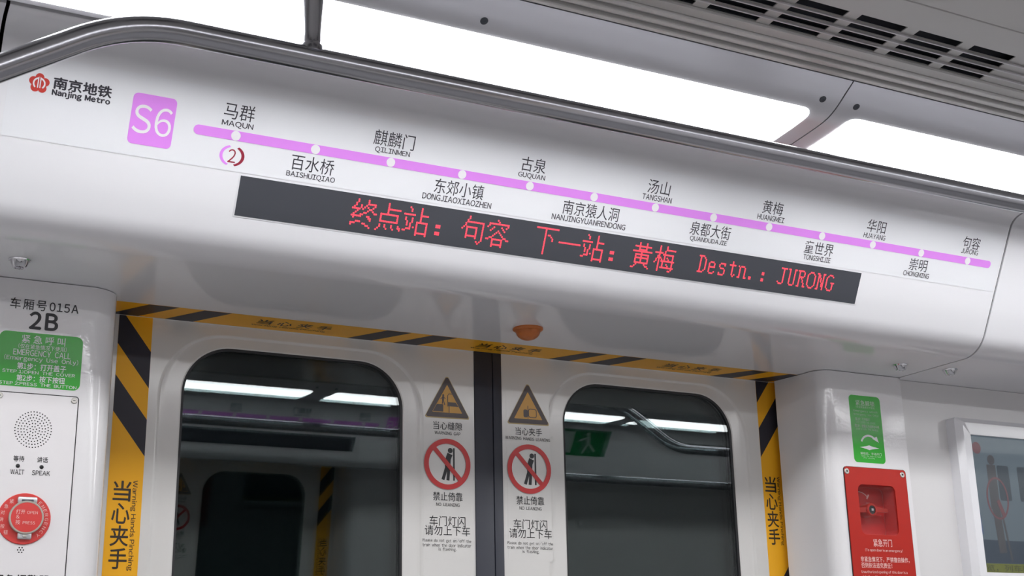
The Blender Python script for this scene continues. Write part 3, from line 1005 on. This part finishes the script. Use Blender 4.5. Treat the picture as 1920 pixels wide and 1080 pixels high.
def door_sticker(u, label, kind):
    th = Thing('safety_sticker', label, 'sticker', F_DOOR, (u, 0.18, 0), group='safety stickers on the door leaves')
    e = 0.0004
    th.part('backing_film', poly([rrect(u - 0.0432, u + 0.0432, 0.190, 0.5130, 0.004, 4)], 0.0001, 0.0001), M['film'])
    tri = th.part('warning_triangle', poly([round_tri(u + 0.0005, 0.5030, 0.4255, 0.0445, 0.0042)], e, 0.0001), M['halo'], label='dark bordered yellow triangle')
    th.part('border', poly([round_tri(u + 0.0005, 0.5010, 0.4275, 0.0425, 0.0040)], e + 0.0002, 0.0001), M['tri_grey'], parent=tri)
    th.part('field', poly([round_tri(u + 0.0005, 0.4850, 0.4360, 0.0285, 0.0010)], e + 0.0004, 0.0001), M['tri_yellow'], parent=tri)
    L = []
    c0 = u
    if kind == 'gap':
        L.append([(c0 - 0.0265, 0.4372), (c0 - 0.0070, 0.4372), (c0 - 0.0070, 0.4500), (c0 - 0.0190, 0.4500)])
        L.append(circle(c0 - 0.0070, 0.4660, 0.0018, 12))
        L.append(stroke([(c0 - 0.0070, 0.4645), (c0 - 0.0075, 0.4570)], 0.0036))
        L.append(stroke([(c0 - 0.0070, 0.4635), (c0 - 0.0120, 0.4590)], 0.0012))
        L.append(stroke([(c0 - 0.0070, 0.4635), (c0 - 0.0030, 0.4600)], 0.0012))
        L.append(stroke([(c0 - 0.0080, 0.4575), (c0 - 0.0090, 0.4510)], 0.0016))
        L.append(stroke([(c0 - 0.0070, 0.4575), (c0 - 0.0040, 0.4490)], 0.0016))
        L.append(stroke([(c0 + 0.0015, 0.4470), (c0 + 0.0015, 0.4660), (c0 + 0.0035, 0.4690), (c0 + 0.0100, 0.4690)], 0.0012))
        L.append([(c0 + 0.0015, 0.4475), (c0 + 0.0215, 0.4475), (c0 + 0.0165, 0.4545), (c0 + 0.0015, 0.4545)])
        L.append(stroke([(c0 + 0.0040, 0.4365), (c0 + 0.0040, 0.4475)], 0.0012))
    else:
        L.append(stroke([(c0 + 0.0000, 0.4370), (c0 + 0.0000, 0.4600)], 0.0012))
        L.append(rrect(c0 - 0.0090, c0 - 0.0006, 0.4390, 0.4530, 0.003, 4))
        L.append([*rrect(c0 + 0.0006, c0 + 0.0175, 0.4390, 0.4550, 0.004, 5)])
    pics = [poly([p], e + 0.0006, 0.0001) for p in L]
    if kind != 'gap':
        bpy.data.meshes.remove(pics.pop())
        pics.append(poly([rrect(c0 + 0.0006, c0 + 0.0175, 0.4390, 0.4550, 0.004, 5), rrect(c0 + 0.0020, c0 + 0.0162, 0.4402, 0.4538, 0.003, 5)], e + 0.0006, 0.0001))
    th.part('pictogram', join_mesh(pics, 2e-5), M['tri_grey'], parent=tri)
    if kind == 'gap':
        a = th.part('warning_lettering', text_c('当心缝隙', u + 0.0015, 0.4133, 0.0545, 0.0138, e + 0.0003, bold=0.004), M['ink2'])
        th.part('latin_lettering', text_c('WARNING  GAP', u + 0.0012, 0.4006, 0.0480, 0.0055, e + 0.0003, bold=0.004), M['ink2'], parent=a)
    else:
        a = th.part('warning_lettering', text_c('当心夹手', u + 0.0010, 0.4138, 0.0530, 0.0138, e + 0.0003, bold=0.004), M['ink2'])
        th.part('latin_lettering', text_c('WARNING  HANDS  LEANING', u - 0.0012, 0.4010, 0.0890, 0.0055, e + 0.0003, bold=0.004), M['ink2'], parent=a)
    ring = th.part('prohibition_ring', poly([circle(u, 0.3480, 0.0431, 56), circle(u, 0.3480, 0.0345, 56)], e + 0.0014, 0.0001), M['ring'], label='red prohibition ring')
    th.part('ring_field', poly([circle(u, 0.3480, 0.0400, 56)], e, 0.0001), M['ring_white'], parent=ring)
    th.part('pictogram', person_icon(u + 0.0040, 0.3480, 0.0290), M['ink2'], parent=ring)
    a = math.radians(-47)
    th.part('slash', poly([stroke([(u - 0.0375 * math.cos(a), 0.3480 - 0.0375 * math.sin(a)), (u + 0.0375 * math.cos(a), 0.3480 + 0.0375 * math.sin(a))], 0.0078)], e + 0.0012, 0.0001), M['ring'], parent=ring)
    a = th.part('leaning_lettering', text_c('禁止倚靠', u + 0.0010, 0.2932, 0.0545, 0.0148, e + 0.0003, bold=0.004), M['ink2'])
    th.part('latin_lettering', text_c('NO  LEANING', u + 0.0012, 0.2798, 0.0435, 0.0055, e + 0.0003, bold=0.004), M['ink2'], parent=a)
    a = th.part('notice_lettering', text_c('车门灯闪', u + 0.0002, 0.2525, 0.0660, 0.0165, e + 0.0003), M['ink2'])
    th.part('notice_lettering', text_c('请勿上下车', u + 0.0002, 0.2368, 0.0830, 0.0165, e + 0.0003), M['ink2'], parent=a)
    th.part('latin_lettering', text_c('Please  do  not  get  on/off  the', u - 0.0008, 0.2198, 0.0890, 0.0068, e + 0.0003), M['ink2'], parent=a)
    th.part('latin_lettering', text_c('train  when  the  door  indicator', u - 0.0008, 0.2128, 0.0890, 0.0055, e + 0.0003), M['ink2'], parent=a)
    th.part('latin_lettering', text_c('is  flashing.', u - 0.0002, 0.2055, 0.0325, 0.0068, e + 0.0003), M['ink2'], parent=a)
    return th


door_sticker(0.9250, 'safety sticker warning of the platform gap, on the door leaf nearer the intercom', 'gap')
door_sticker(1.0822, 'safety sticker warning of pinched hands, on the door leaf nearer the red box', 'hand')

# ================================================================== INTERCOM SIDE
FP = F_PILLAR
th = Thing('car_number_label', 'black car number lettering at the top of the intercom pillar', 'label', FP, (0.242, 0.50, 0))
th.part('number_backing', poly([rrect(0.190, 0.2935, 0.476, 0.5035, 0.002, 3)], 0.0, 0.0001), M['plate'])
th.part('number_lettering', text_c('车厢号', 0.2205, 0.5128, 0.0485, 0.0158, 0.0004, bold=0.006, space=1.12), M['ink2'])
th.part('number_lettering', text_c('015A', 0.2682, 0.5126, 0.0395, 0.0128, 0.0004, bold=0.012, space=1.6), M['ink2'])
th.part('number_lettering', text_c('2B', 0.2425, 0.4905, 0.0390, 0.0258, 0.0004, bold=0.030, space=2.2), M['ink2'])

th = Thing('emergency_call_sticker', 'green rounded sticker with emergency call steps above the intercom', 'sticker', FP, (0.2425, 0.434, 0))
th.part('backing', poly([rrect(0.1865, 0.2975, 0.3955, 0.4725, 0.009, 8)], 0.0, 0.0002), M['green'])
for body, u, v, wd, ht, bd in (('紧 急 呼 叫', 0.2445, 0.4630, 0.0580, 0.0120, 0.004), ('（仅在紧急情况下使用）', 0.2440, 0.4525, 0.0640, 0.0070, 0.0), ('EMERGENCY  CALL', 0.2440, 0.4437, 0.0760, 0.0085, 0.006),
                               ('(Emergency  Use  Only)', 0.2440, 0.4347, 0.0980, 0.0088, 0.004), ('第1步：打开盖子', 0.2450, 0.4245, 0.0650, 0.0096, 0.014), ('STEP 1:OPEN  THE  COVER', 0.2420, 0.4163, 0.0960, 0.0044, 0.006),
                               ('第2步：按下按钮', 0.2450, 0.4078, 0.0640, 0.0090, 0.014), ('STEP 2:PRESS  THE  BUTTON', 0.2420, 0.3996, 0.1020, 0.0044, 0.006)):
    th.part('lettering', text_c(body, u, v, wd, ht, 0.0005, bold=bd), M['white_ink'])

th = Thing('intercom', 'white emergency intercom plate with round speaker grille and red call button', 'intercom', FP, (0.2425, 0.20, 0))
pl = th.part('base_plate', flat([rrect(0.1885, 0.2965, 0.0600, 0.3860, 0.004, 6)], 0.0, 0.0022, 0.0008), M['plate'])
th.part('plate_joint', poly([rrect(0.1870, 0.2980, 0.0585, 0.3875, 0.005, 6)], 0.0, 0.0003), M['gasket'], parent=pl)
W = 0.0023
hs = []
for r, n in ((0, 1), (0.0042, 7), (0.0082, 13), (0.0120, 19), (0.0158, 25), (0.0196, 32), (0.0236, 38)):
    for k in range(n):
        a = 2 * math.pi * k / n + r * 40
        hs.append(circle(0.2405 + r * math.cos(a), 0.3368 + r * math.sin(a) * 1.04, 0.00088, 8))
th.part('speaker_grille', join_mesh([poly([h], W) for h in hs]), M['hole'], label='round field of dark speaker holes')
th.part('microphone_grille', join_mesh([poly([circle(0.2376 + r * math.cos(a), 0.1750 + r * math.sin(a), 0.00095, 8)], W) for r, a in [(0, 0)] + [(0.0036, math.radians(60 * k)) for k in range(6)]]), M['hole'])
for u, zh, en in ((0.2249, '等待', 'WAIT'), (0.2554, '讲话', 'SPEAK')):
    lamp = th.part('indicator_led', lathe([(0.0028, W), (0.0026, W + 0.0008), (0.0012, W + 0.0016)], u, 0.2864, 16), M['gasket'])
    th.part('lettering', text_c(zh, u + 0.0005, 0.2962, 0.0140, 0.0078, W + 0.0002, bold=0.01), M['ink2'], parent=lamp)
    th.part('lettering', text_c(en, u, 0.2782, 0.0175 if en == 'WAIT' else 0.0235, 0.0065, W + 0.0002, bold=0.008), M['ink2'], parent=lamp)
for u, v in ((0.2912, 0.3808), (0.1937, 0.3808)):
    s = th.part('fixing_screw', lathe([(0.0042, 0.002), (0.0042, 0.0028), (0.0034, 0.0034), (0.0014, 0.0034)], u, v, 20), M['screw'])
    th.part('screw_slot', poly([[(u - 0.0016, v - 0.0004), (u + 0.0016, v - 0.0004), (u + 0.0016, v + 0.0004), (u - 0.0016, v + 0.0004)]], 0.00345), M['hole'], parent=s)
bu, bv = 0.2385, 0.2160
disc = th.part('call_button', lathe([(0.0340, W - 0.0005), (0.0340, W + 0.0012), (0.0332, W + 0.0018), (0.010, W + 0.0018)], bu, bv, 48), M['btn_red'], label='red disc around the call button')
cu_, cv_ = bu + 0.0020, bv + 0.0012
th.part('cap_rim', lathe([(0.0222, W), (0.0222, W + 0.0080), (0.0214, W + 0.0090), (0.0198, W + 0.0090), (0.0196, W + 0.0082)], cu_, cv_, 44), M['bezel'], parent=disc, smooth=35)
th.part('cap', lathe([(0.0197, W + 0.006), (0.0197, W + 0.0088), (0.010, W + 0.0090)], cu_, cv_, 44), M['btn_red'], parent=disc)
th.part('hinge', box(cu_ - 0.0125, cu_ + 0.0125, cv_ + 0.0185, cv_ + 0.0275, W, W + 0.0070, 0.002, 3), M['latch'], parent=disc, smooth=40)
th.part('hinge_pin', box(cu_ - 0.0075, cu_ + 0.0075, cv_ + 0.0205, cv_ + 0.0238, W + 0.0071, W + 0.0080, 0.0003, 1), M['dark_screw'], parent=disc)
th.part('latch', box(cu_ - 0.0090, cu_ + 0.0090, cv_ - 0.0285, cv_ - 0.0195, W, W + 0.0060, 0.002, 3), M['latch'], parent=disc, smooth=40)
th.part('latch_screw', lathe([(0.0026, W + 0.006), (0.0024, W + 0.0072), (0.001, W + 0.0076)], cu_, cv_ - 0.0245, 16), M['screw'], parent=disc)
WC = W + 0.0093
for body, u, v, wd, ht in (('打开', cu_ - 0.0080, cv_ + 0.0070, 0.0115, 0.0060), ('OPEN', cu_ + 0.0070, cv_ + 0.0064, 0.0135, 0.0038), ('&', cu_ - 0.0110, cv_ + 0.0005, 0.0042, 0.0048), ('按', cu_ - 0.0105, cv_ - 0.0068, 0.0060, 0.0060), ('PRESS', cu_ + 0.0035, cv_ - 0.0072, 0.0155, 0.0038)):
    th.part('lettering', text_c(body, u, v, wd, ht, WC), M['pink_ink'], parent=disc)
L = []
for k, c in enumerate('紧急对讲按钮'):
    a = math.radians(128 + k * 18.5)
    L.append(text_c(c, bu + 0.0285 * math.cos(a), bv + 0.0285 * math.sin(a), 0.0052, 0.0056, W + 0.0021))
for k, c in enumerate('EMERGENCY'):
    a = math.radians(48 - k * 12)
    m_ = text_c(c, 0, 0, 0.0038, 0.0042, 0)
    m_.transform(Matrix.Translation((bu + 0.0285 * math.cos(a), bv + 0.0285 * math.sin(a), W + 0.0021)) @ Matrix.Rotation(a - math.pi / 2, 4, 'Z'))
    L.append(m_)
th.part('lettering', join_mesh(L), M['pink_ink'], parent=disc)
th.part('lettering', text_c('紧急报警器', 0.2420, 0.1355, 0.0700, 0.0150, W + 0.0002, bold=0.02), M['ink2'])

# ================================================================== RED BOX SIDE
th = Thing('unlock_sticker', 'tall green sticker with white turning arrow above the red release box', 'sticker', FP, (1.7425, 0.44, 0))
th.part('backing', poly([rrect(1.7035, 1.7810, 0.3755, 0.5045, 0.008, 8)], 0.0, 0.0002), M['green'])
for body, u, v, wd, ht, bd in (('紧急解锁', 1.7430, 0.4900, 0.0470, 0.0105, 0.004), ('（仅在紧急情况下使用）', 1.7430, 0.4820, 0.0480, 0.0042, 0), ('Emergency  unlock', 1.7430, 0.4740, 0.0600, 0.0052, 0), ('(Emergency  Use  Only)', 1.7430, 0.4675, 0.0620, 0.0052, 0),
                               ('第1步：打开盖子', 1.7330, 0.4585, 0.0360, 0.0058, 0.006), ('STEP 1:OPEN  THE  COVER', 1.7400, 0.4525, 0.0480, 0.0036, 0), ('第2步：按箭头方向转动手柄', 1.7425, 0.4455, 0.0600, 0.0062, 0.006), ('STEP 2:TURN  THE  HANDLE', 1.7425, 0.4395, 0.0550, 0.0036, 0),
                               ('解锁后，手动开门', 1.7460, 0.3930, 0.0520, 0.0050, 0.006), ('Open  the  door  by  hand', 1.7460, 0.3880, 0.0480, 0.0034, 0), ('after  unlocking', 1.7400, 0.3845, 0.0280, 0.0030, 0)):
    th.part('lettering', text_c(body, u, v, wd, ht, 0.0004, bold=bd), M['pale_ink'])
ar = circle(1.7440, 0.4080, 0.0240, 20, 152, 38) + [(1.7440 + 0.0150, 0.4210), (1.7440 + 0.0255, 0.4165), (1.7440 + 0.0225, 0.4275)]
ar = circle(1.7440, 0.4070, 0.0225, 20, 155, 50) + circle(1.7440, 0.4070, 0.0188, 20, 50, 155)
head = [(1.7525, 0.4225), (1.7680, 0.4155), (1.7640, 0.4270)]
th.part('turn_arrow', join_mesh([poly([ar], 0.0004), poly([head], 0.0004)], 3e-5), M['white_ink'], label='white curved arrow')
th.part('handle_pictogram', poly([[(1.7195, 0.4045), (1.7360, 0.4072), (1.7430, 0.4090), (1.7500, 0.4072), (1.7675, 0.4045), (1.7500, 0.4018), (1.7430, 0.4000), (1.7360, 0.4018)]], 0.0004), M['white_ink'])

th = Thing('emergency_release_box', 'red emergency door release box with glazed recess and handle on the pillar', 'release box', FP, (1.7500, 0.05, 0))
RX0, RX1 = 1.6740, 1.8260
win = rrect(1.7031, 1.7944, 0.2416, 0.3334, 0.0115, 8)
fp = th.part('front_plate', flat([rrect(RX0, RX1, 0.0200, 0.3655, 0.007, 8), win], 0.0003, 0.0030, 0.0006), M['red'], label='red lettered front plate')
th.part('box_rim', strip_loops([[(a, b, 0.0) for a, b in rrect(RX0 - 0.0006, RX1 + 0.0006, 0.0195, 0.3661, 0.007, 8)], [(a, b, 0.0022) for a, b in rrect(RX0 - 0.0006, RX1 + 0.0006, 0.0195, 0.3661, 0.007, 8)]]), M['gasket'])
th.part('recess', join_mesh([to_mesh('w', *strip_loops([[(a, b, 0.0015) for a, b in win], [(a, b, -0.0320) for a, b in win]])), poly([win], -0.0325)]), M['red_in'], label='red recess behind the glass')
hu, hv = 1.7440, 0.2890
hd = th.part('handle', lathe([(0.0125, -0.032), (0.0125, -0.0100), (0.0110, -0.0082), (0.0082, -0.0082), (0.0080, -0.0100)], hu, hv, 32), M['red'], label='red turning handle', smooth=35)
th.part('handle_bar', flat([[(hu - 0.0400, hv - 0.0055), (hu - 0.0110, hv - 0.0058), (hu + 0.0110, hv - 0.0052), (hu + 0.0420, hv - 0.0030), (hu + 0.0420, hv + 0.0040), (hu + 0.0110, hv + 0.0060), (hu - 0.0110, hv + 0.0050), (hu - 0.0400, hv + 0.0030)]], -0.0200, -0.0120, 0.0008), M['red'], parent=hd)
th.part('handle_socket', lathe([(0.0080, -0.0102), (0.0080, -0.0097)], hu, hv, 24), M['hole'], parent=hd)
th.part('spindle', box(hu - 0.0022, hu + 0.0022, hv - 0.0022, hv + 0.0022, -0.0098, -0.0070, 0.0004, 1), M['latch'], parent=hd)
th.part('pointer_dot', poly([circle(hu - 0.0372, hv - 0.0010, 0.0020, 14)], -0.0118), M['white_ink'], parent=hd)
arc = circle(hu - 0.0090, hv + 0.0085, 0.0285, 24, 175, 42) + circle(hu - 0.0090, hv + 0.0085, 0.0270, 24, 42, 175)
th.part('arc_marking', join_mesh([poly([arc], -0.0318), poly([stroke([(hu + 0.0100, hv + 0.0235), (hu + 0.0155, hv + 0.0315)], 0.0030)], -0.0318)]), M['pink_ink'], label='pale turning arc')
th.part('marking_lettering', text_c('开门', hu + 0.0120, hv + 0.0140, 0.0090, 0.0055, -0.0318), M['pink_ink'])
th.part('recess_pane', flat([win], 0.0006, 0.0012), M['clear_pane'], label='clear pane')
W = 0.0032
for u in (1.6795, 1.8165):
    s = th.part('fixing_screw', lathe([(0.0055, 0.0025), (0.0055, 0.0036), (0.0046, 0.0044), (0.0022, 0.0044), (0.0018, 0.0038)], u, 0.3565, 20), M['screw'], label='pale fixing screw')
    th.part('screw_socket', poly([circle(u, 0.3565, 0.0018, 6)], 0.0040), M['hole'], parent=s)
for body, u0, u1, v, ht, bd in (('紧急开门', 1.7275, 1.7730, 0.2265, 0.0140, 0.006), ('(To open door in an emergency)', 1.7065, 1.7980, 0.2125, 0.0066, 0.004), ('非紧急情况下，严禁擅自操作，', 1.6935, 1.8120, 0.1960, 0.0098, 0.01), ('否则依法追究责任！', 1.6935, 1.7680, 0.1852, 0.0098, 0.01),
                                ('Unauthorized opening of this door is a', 1.6925, 1.8040, 0.1728, 0.0064, 0.004), ('violation of law and will be prosecuted', 1.6925, 1.8090, 0.1640, 0.0064, 0.004)):
    th.part('lettering', text(body, u0, u1, v - ht / 2, v + ht / 2, W, bold=bd), M['pink_ink'], parent=fp)

# ================================================================== DISPLAY FRAME
FW = F_WALL
th = Thing('display_frame', 'white framed screen on the wall beyond the red release box', 'display', FW, (2.26, 0.13, 0))
fo = rrect(1.9650, 2.56, 0.1450, 0.4785, 0.006, 6)
fi = rrect(1.9940, 2.53, 0.1765, 0.4440, 0.001, 6)
def lv(P, w_):
    return [(a, b, w_) for a, b in P]
fb = rrect(1.9760, 2.549, 0.1560, 0.4675, 0.006, 6)
fr = strip_loops([lv(fo, 0.0), lv(fo, 0.022), lv(fb, 0.033), lv(fi, 0.033), lv(fi, 0.022)])
th.part('frame', fr, M['panel'], smooth=40)
sc = th.part('screen', box(1.992, 2.532, 0.1745, 0.4460, 0.020, 0.0225), M['scr_sky'], label='dim blue-grey moving picture')
e = 0.0002
def pic(name, loops, z, m):
    th.part(name, join_mesh([poly([q], 0.0226 + z * 0.0002, 0.0001) for q in loops], 2e-5), m, parent=sc)
pic('picture_lettering', [[(1.994, 0.41), (2.53, 0.425), (2.53, 0.443), (1.994, 0.443)]], 0, M['scr_light'])
pic('picture_window', [rrect(2.066 + 0.056 * k, 2.098 + 0.056 * k, 0.318, 0.388, 0.004, 4) for k in range(8)], 1, M['scr_dark'])
pic('picture_floor', [[(1.994, 0.195), (2.53, 0.195), (2.53, 0.236), (1.994, 0.240)]], 1, M['scr_navy'])
pic('picture_figure', [circle(2.052, 0.398, 0.010, 16), stroke([(2.050, 0.388), (2.050, 0.30)], 0.024), stroke([(2.050, 0.31), (2.056, 0.215)], 0.020), stroke([(2.064, 0.30), (2.078, 0.20)], 0.005)], 2, M['scr_fig'])
pic('picture_ring', [circle(2.058, 0.322, 0.030, 30, 0, 180, 0.042) + circle(2.058, 0.322, 0.026, 30, 180, 0, 0.038), circle(2.058, 0.322, 0.030, 30, 180, 360, 0.042) + circle(2.058, 0.322, 0.026, 30, 360, 180, 0.038),
                     circle(2.016, 0.420, 0.012, 16), stroke([(2.058, 0.318), (2.072, 0.285)], 0.009)], 3, M['scr_red'])
pic('picture_edge', [stroke([(1.998, 0.345), (2.004, 0.25)], 0.008)], 2, M['scr_blue'])
cap = th.part('caption_bar', poly([[(1.994, 0.1766), (2.53, 0.1766), (2.53, 0.1945), (1.994, 0.1945)]], 0.0230, 0.0001), M['scr_bar'], parent=sc)
th.part('caption_lettering', text('览，列车即将到站', 2.004, 2.200, 0.1790, 0.1925, 0.0234, bold=0.02), M['scr_txt'], parent=sc)
th.part('cover_glass', box(1.9935, 2.5305, 0.1760, 0.4445, 0.0245, 0.0262), M['screen_glass'])

# ================================================================== HANDRAIL
KR = 0.991
RY, RZ = 1.274 * KR, 0.667 * KR
RL = 0.557                            # level of the lower rail past the doorway
RX = 0.2225                           # where the rail starts to dip, on either side of the doorway


def handrail(label, pts, bends, posts):
    for i, r in bends:
        pts = round_corner(pts, i, r)
    th = Thing('handrail', label, 'handrail', F_CAR, (posts[0][0], RY, RZ))
    th.part('rail', tube(pts, 0.0140 * KR, 28), M['steel'], smooth=60)
    for px, rz in posts:
        zt = cz(RY) - 0.004
        zz = [rz + 0.006, rz + 0.0140, rz + 0.0155, rz + 0.0185, rz + 0.028, rz + 0.055, rz + 0.075, rz + 0.085, zt - 0.018, zt - 0.006, zt]
        rr = [r_ * KR for r_ in (0.0150, 0.0140, 0.0124, 0.0114, 0.0109, 0.0118, 0.0125, 0.0130, 0.0134, 0.020, 0.024)]
        th.part('post', tube([(px, RY, z) for z in zz], rr, 28), M['steel'], label='short steel hanger post', smooth=60)
    return th


handrail('steel handrail in front of the route map, dipping at one end on a short post',
         [(-1.9, RY, RL), (0.063, RY, RL), (RX, RY, RZ), (1.757, RY, RZ), (1.917, RY, RL), (3.9, RY, RL)],
         [(4, 0.045), (3, 0.06), (2, 0.06), (1, 0.03)], [(0.4245 * KR, RZ), (2.35, RL)])

# ================================================================== THE FAR SIDE (seen in the door windows and gloss)
def copy_tree(o, parent=None):
    c = o.copy()
    COL.objects.link(c)
    if parent is not None:
        c.parent = parent
    for ch in list(o.children):
        if not ch.name.startswith('led_lettering'):
            copy_tree(ch, c)
    return c


FAR = {
    'door_1': None, 'door_2': None,
    'header_cover': ['white header panel over the facing doorway, seen mirrored in the door windows', 'plain header panel beside the facing doorway, past its route map badge', 'plain header panel beside the facing doorway, past its last station'],
    'hazard_tape': ['yellow tape on the facing door edge, reflected in the window near the intercom', 'yellow tape on the far edge of the facing doorway'],
    'safety_sticker': ['gap warning sticker on the facing doorway', 'pinched hands sticker on the facing doorway, its ring mirrored in the glass'],
    'header_tape': ['yellow and black tape under the header of the facing doorway'],
    'route_map': ['route map over the facing doorway, mirrored in the window glass'],
    'led_display': ['unlit-looking dark display strip over the facing doorway'],
    'handrail': ['steel handrail along the facing side, mirrored below the far lights in the window'],
    'air_grille': ['ceiling air outlet along the facing side of the saloon'],
}
counts = {}
for o in [x for x in COL.objects if x.parent is None]:
    base_name = o.name.split('.')[0]
    if o in structs or base_name in ('door_1', 'door_2'):
        c = copy_tree(o)
        c.matrix_world = OPP @ o.matrix_world
        c.name = {'door_1': 'door_3', 'door_2': 'door_4', 'trim_1': 'trim_3', 'trim_2': 'trim_4'}.get(base_name, base_name + '_far')
    elif base_name in FAR:
        k = counts.get(base_name, 0)
        counts[base_name] = k + 1
        c = copy_tree(o)
        c.matrix_world = OPP @ o.matrix_world
        c['label'] = FAR[base_name][k]
far_base = OPP @ T
for k, txt in ((-3, 'facing row ceiling light farthest past the emergency box end'), (-2, 'facing row ceiling light beyond the facing header, at the emergency box end'), (-1, 'facing row ceiling light over the facing map badge, mirrored in the first window'),
               (0, 'facing row ceiling light over the facing doorway, mirrored beside the gap'), (1, 'facing row ceiling light past the facing doorway at the intercom end'), (2, 'facing row ceiling light farthest at the intercom end')):
    light_module(0.661 + PITCH * k, 0.661 + PITCH * (k + 1), txt, base=far_base)
M['sign_green'] = mat('exit_sign_green', (0.02, 0.20, 0.07), 0.3, spec=0.3)
M['sign_pale'] = mat('exit_sign_pale', (0.40, 0.46, 0.44), 0.4)
SX = 0.10
th = Thing('exit_sign', 'green exit sign on the facing header panel, mirrored in the window glass', 'sign', F_PANEL, (-0.52, 0.02, 0), base=far_base)
th.part('sign_panel', box(-0.640 + SX, -0.400 + SX, -0.030, 0.075, 0.0002, 0.0006), M['sign_green'])
th.part('pictogram', join_mesh([poly([q], 0.0008) for q in [[(p_[0] + SX, p_[1]) for p_ in q_] for q_ in ([(-0.49, -0.02), (-0.44, -0.02), (-0.44, 0.065), (-0.49, 0.065)], circle(-0.545, 0.058, 0.008, 14), stroke([(-0.548, 0.05), (-0.555, 0.02)], 0.016), stroke([(-0.555, 0.02), (-0.54, -0.02)], 0.009), stroke([(-0.557, 0.02), (-0.59, -0.01)], 0.009), stroke([(-0.55, 0.045), (-0.515, 0.03)], 0.008))]], 3e-5), M['sign_pale'])
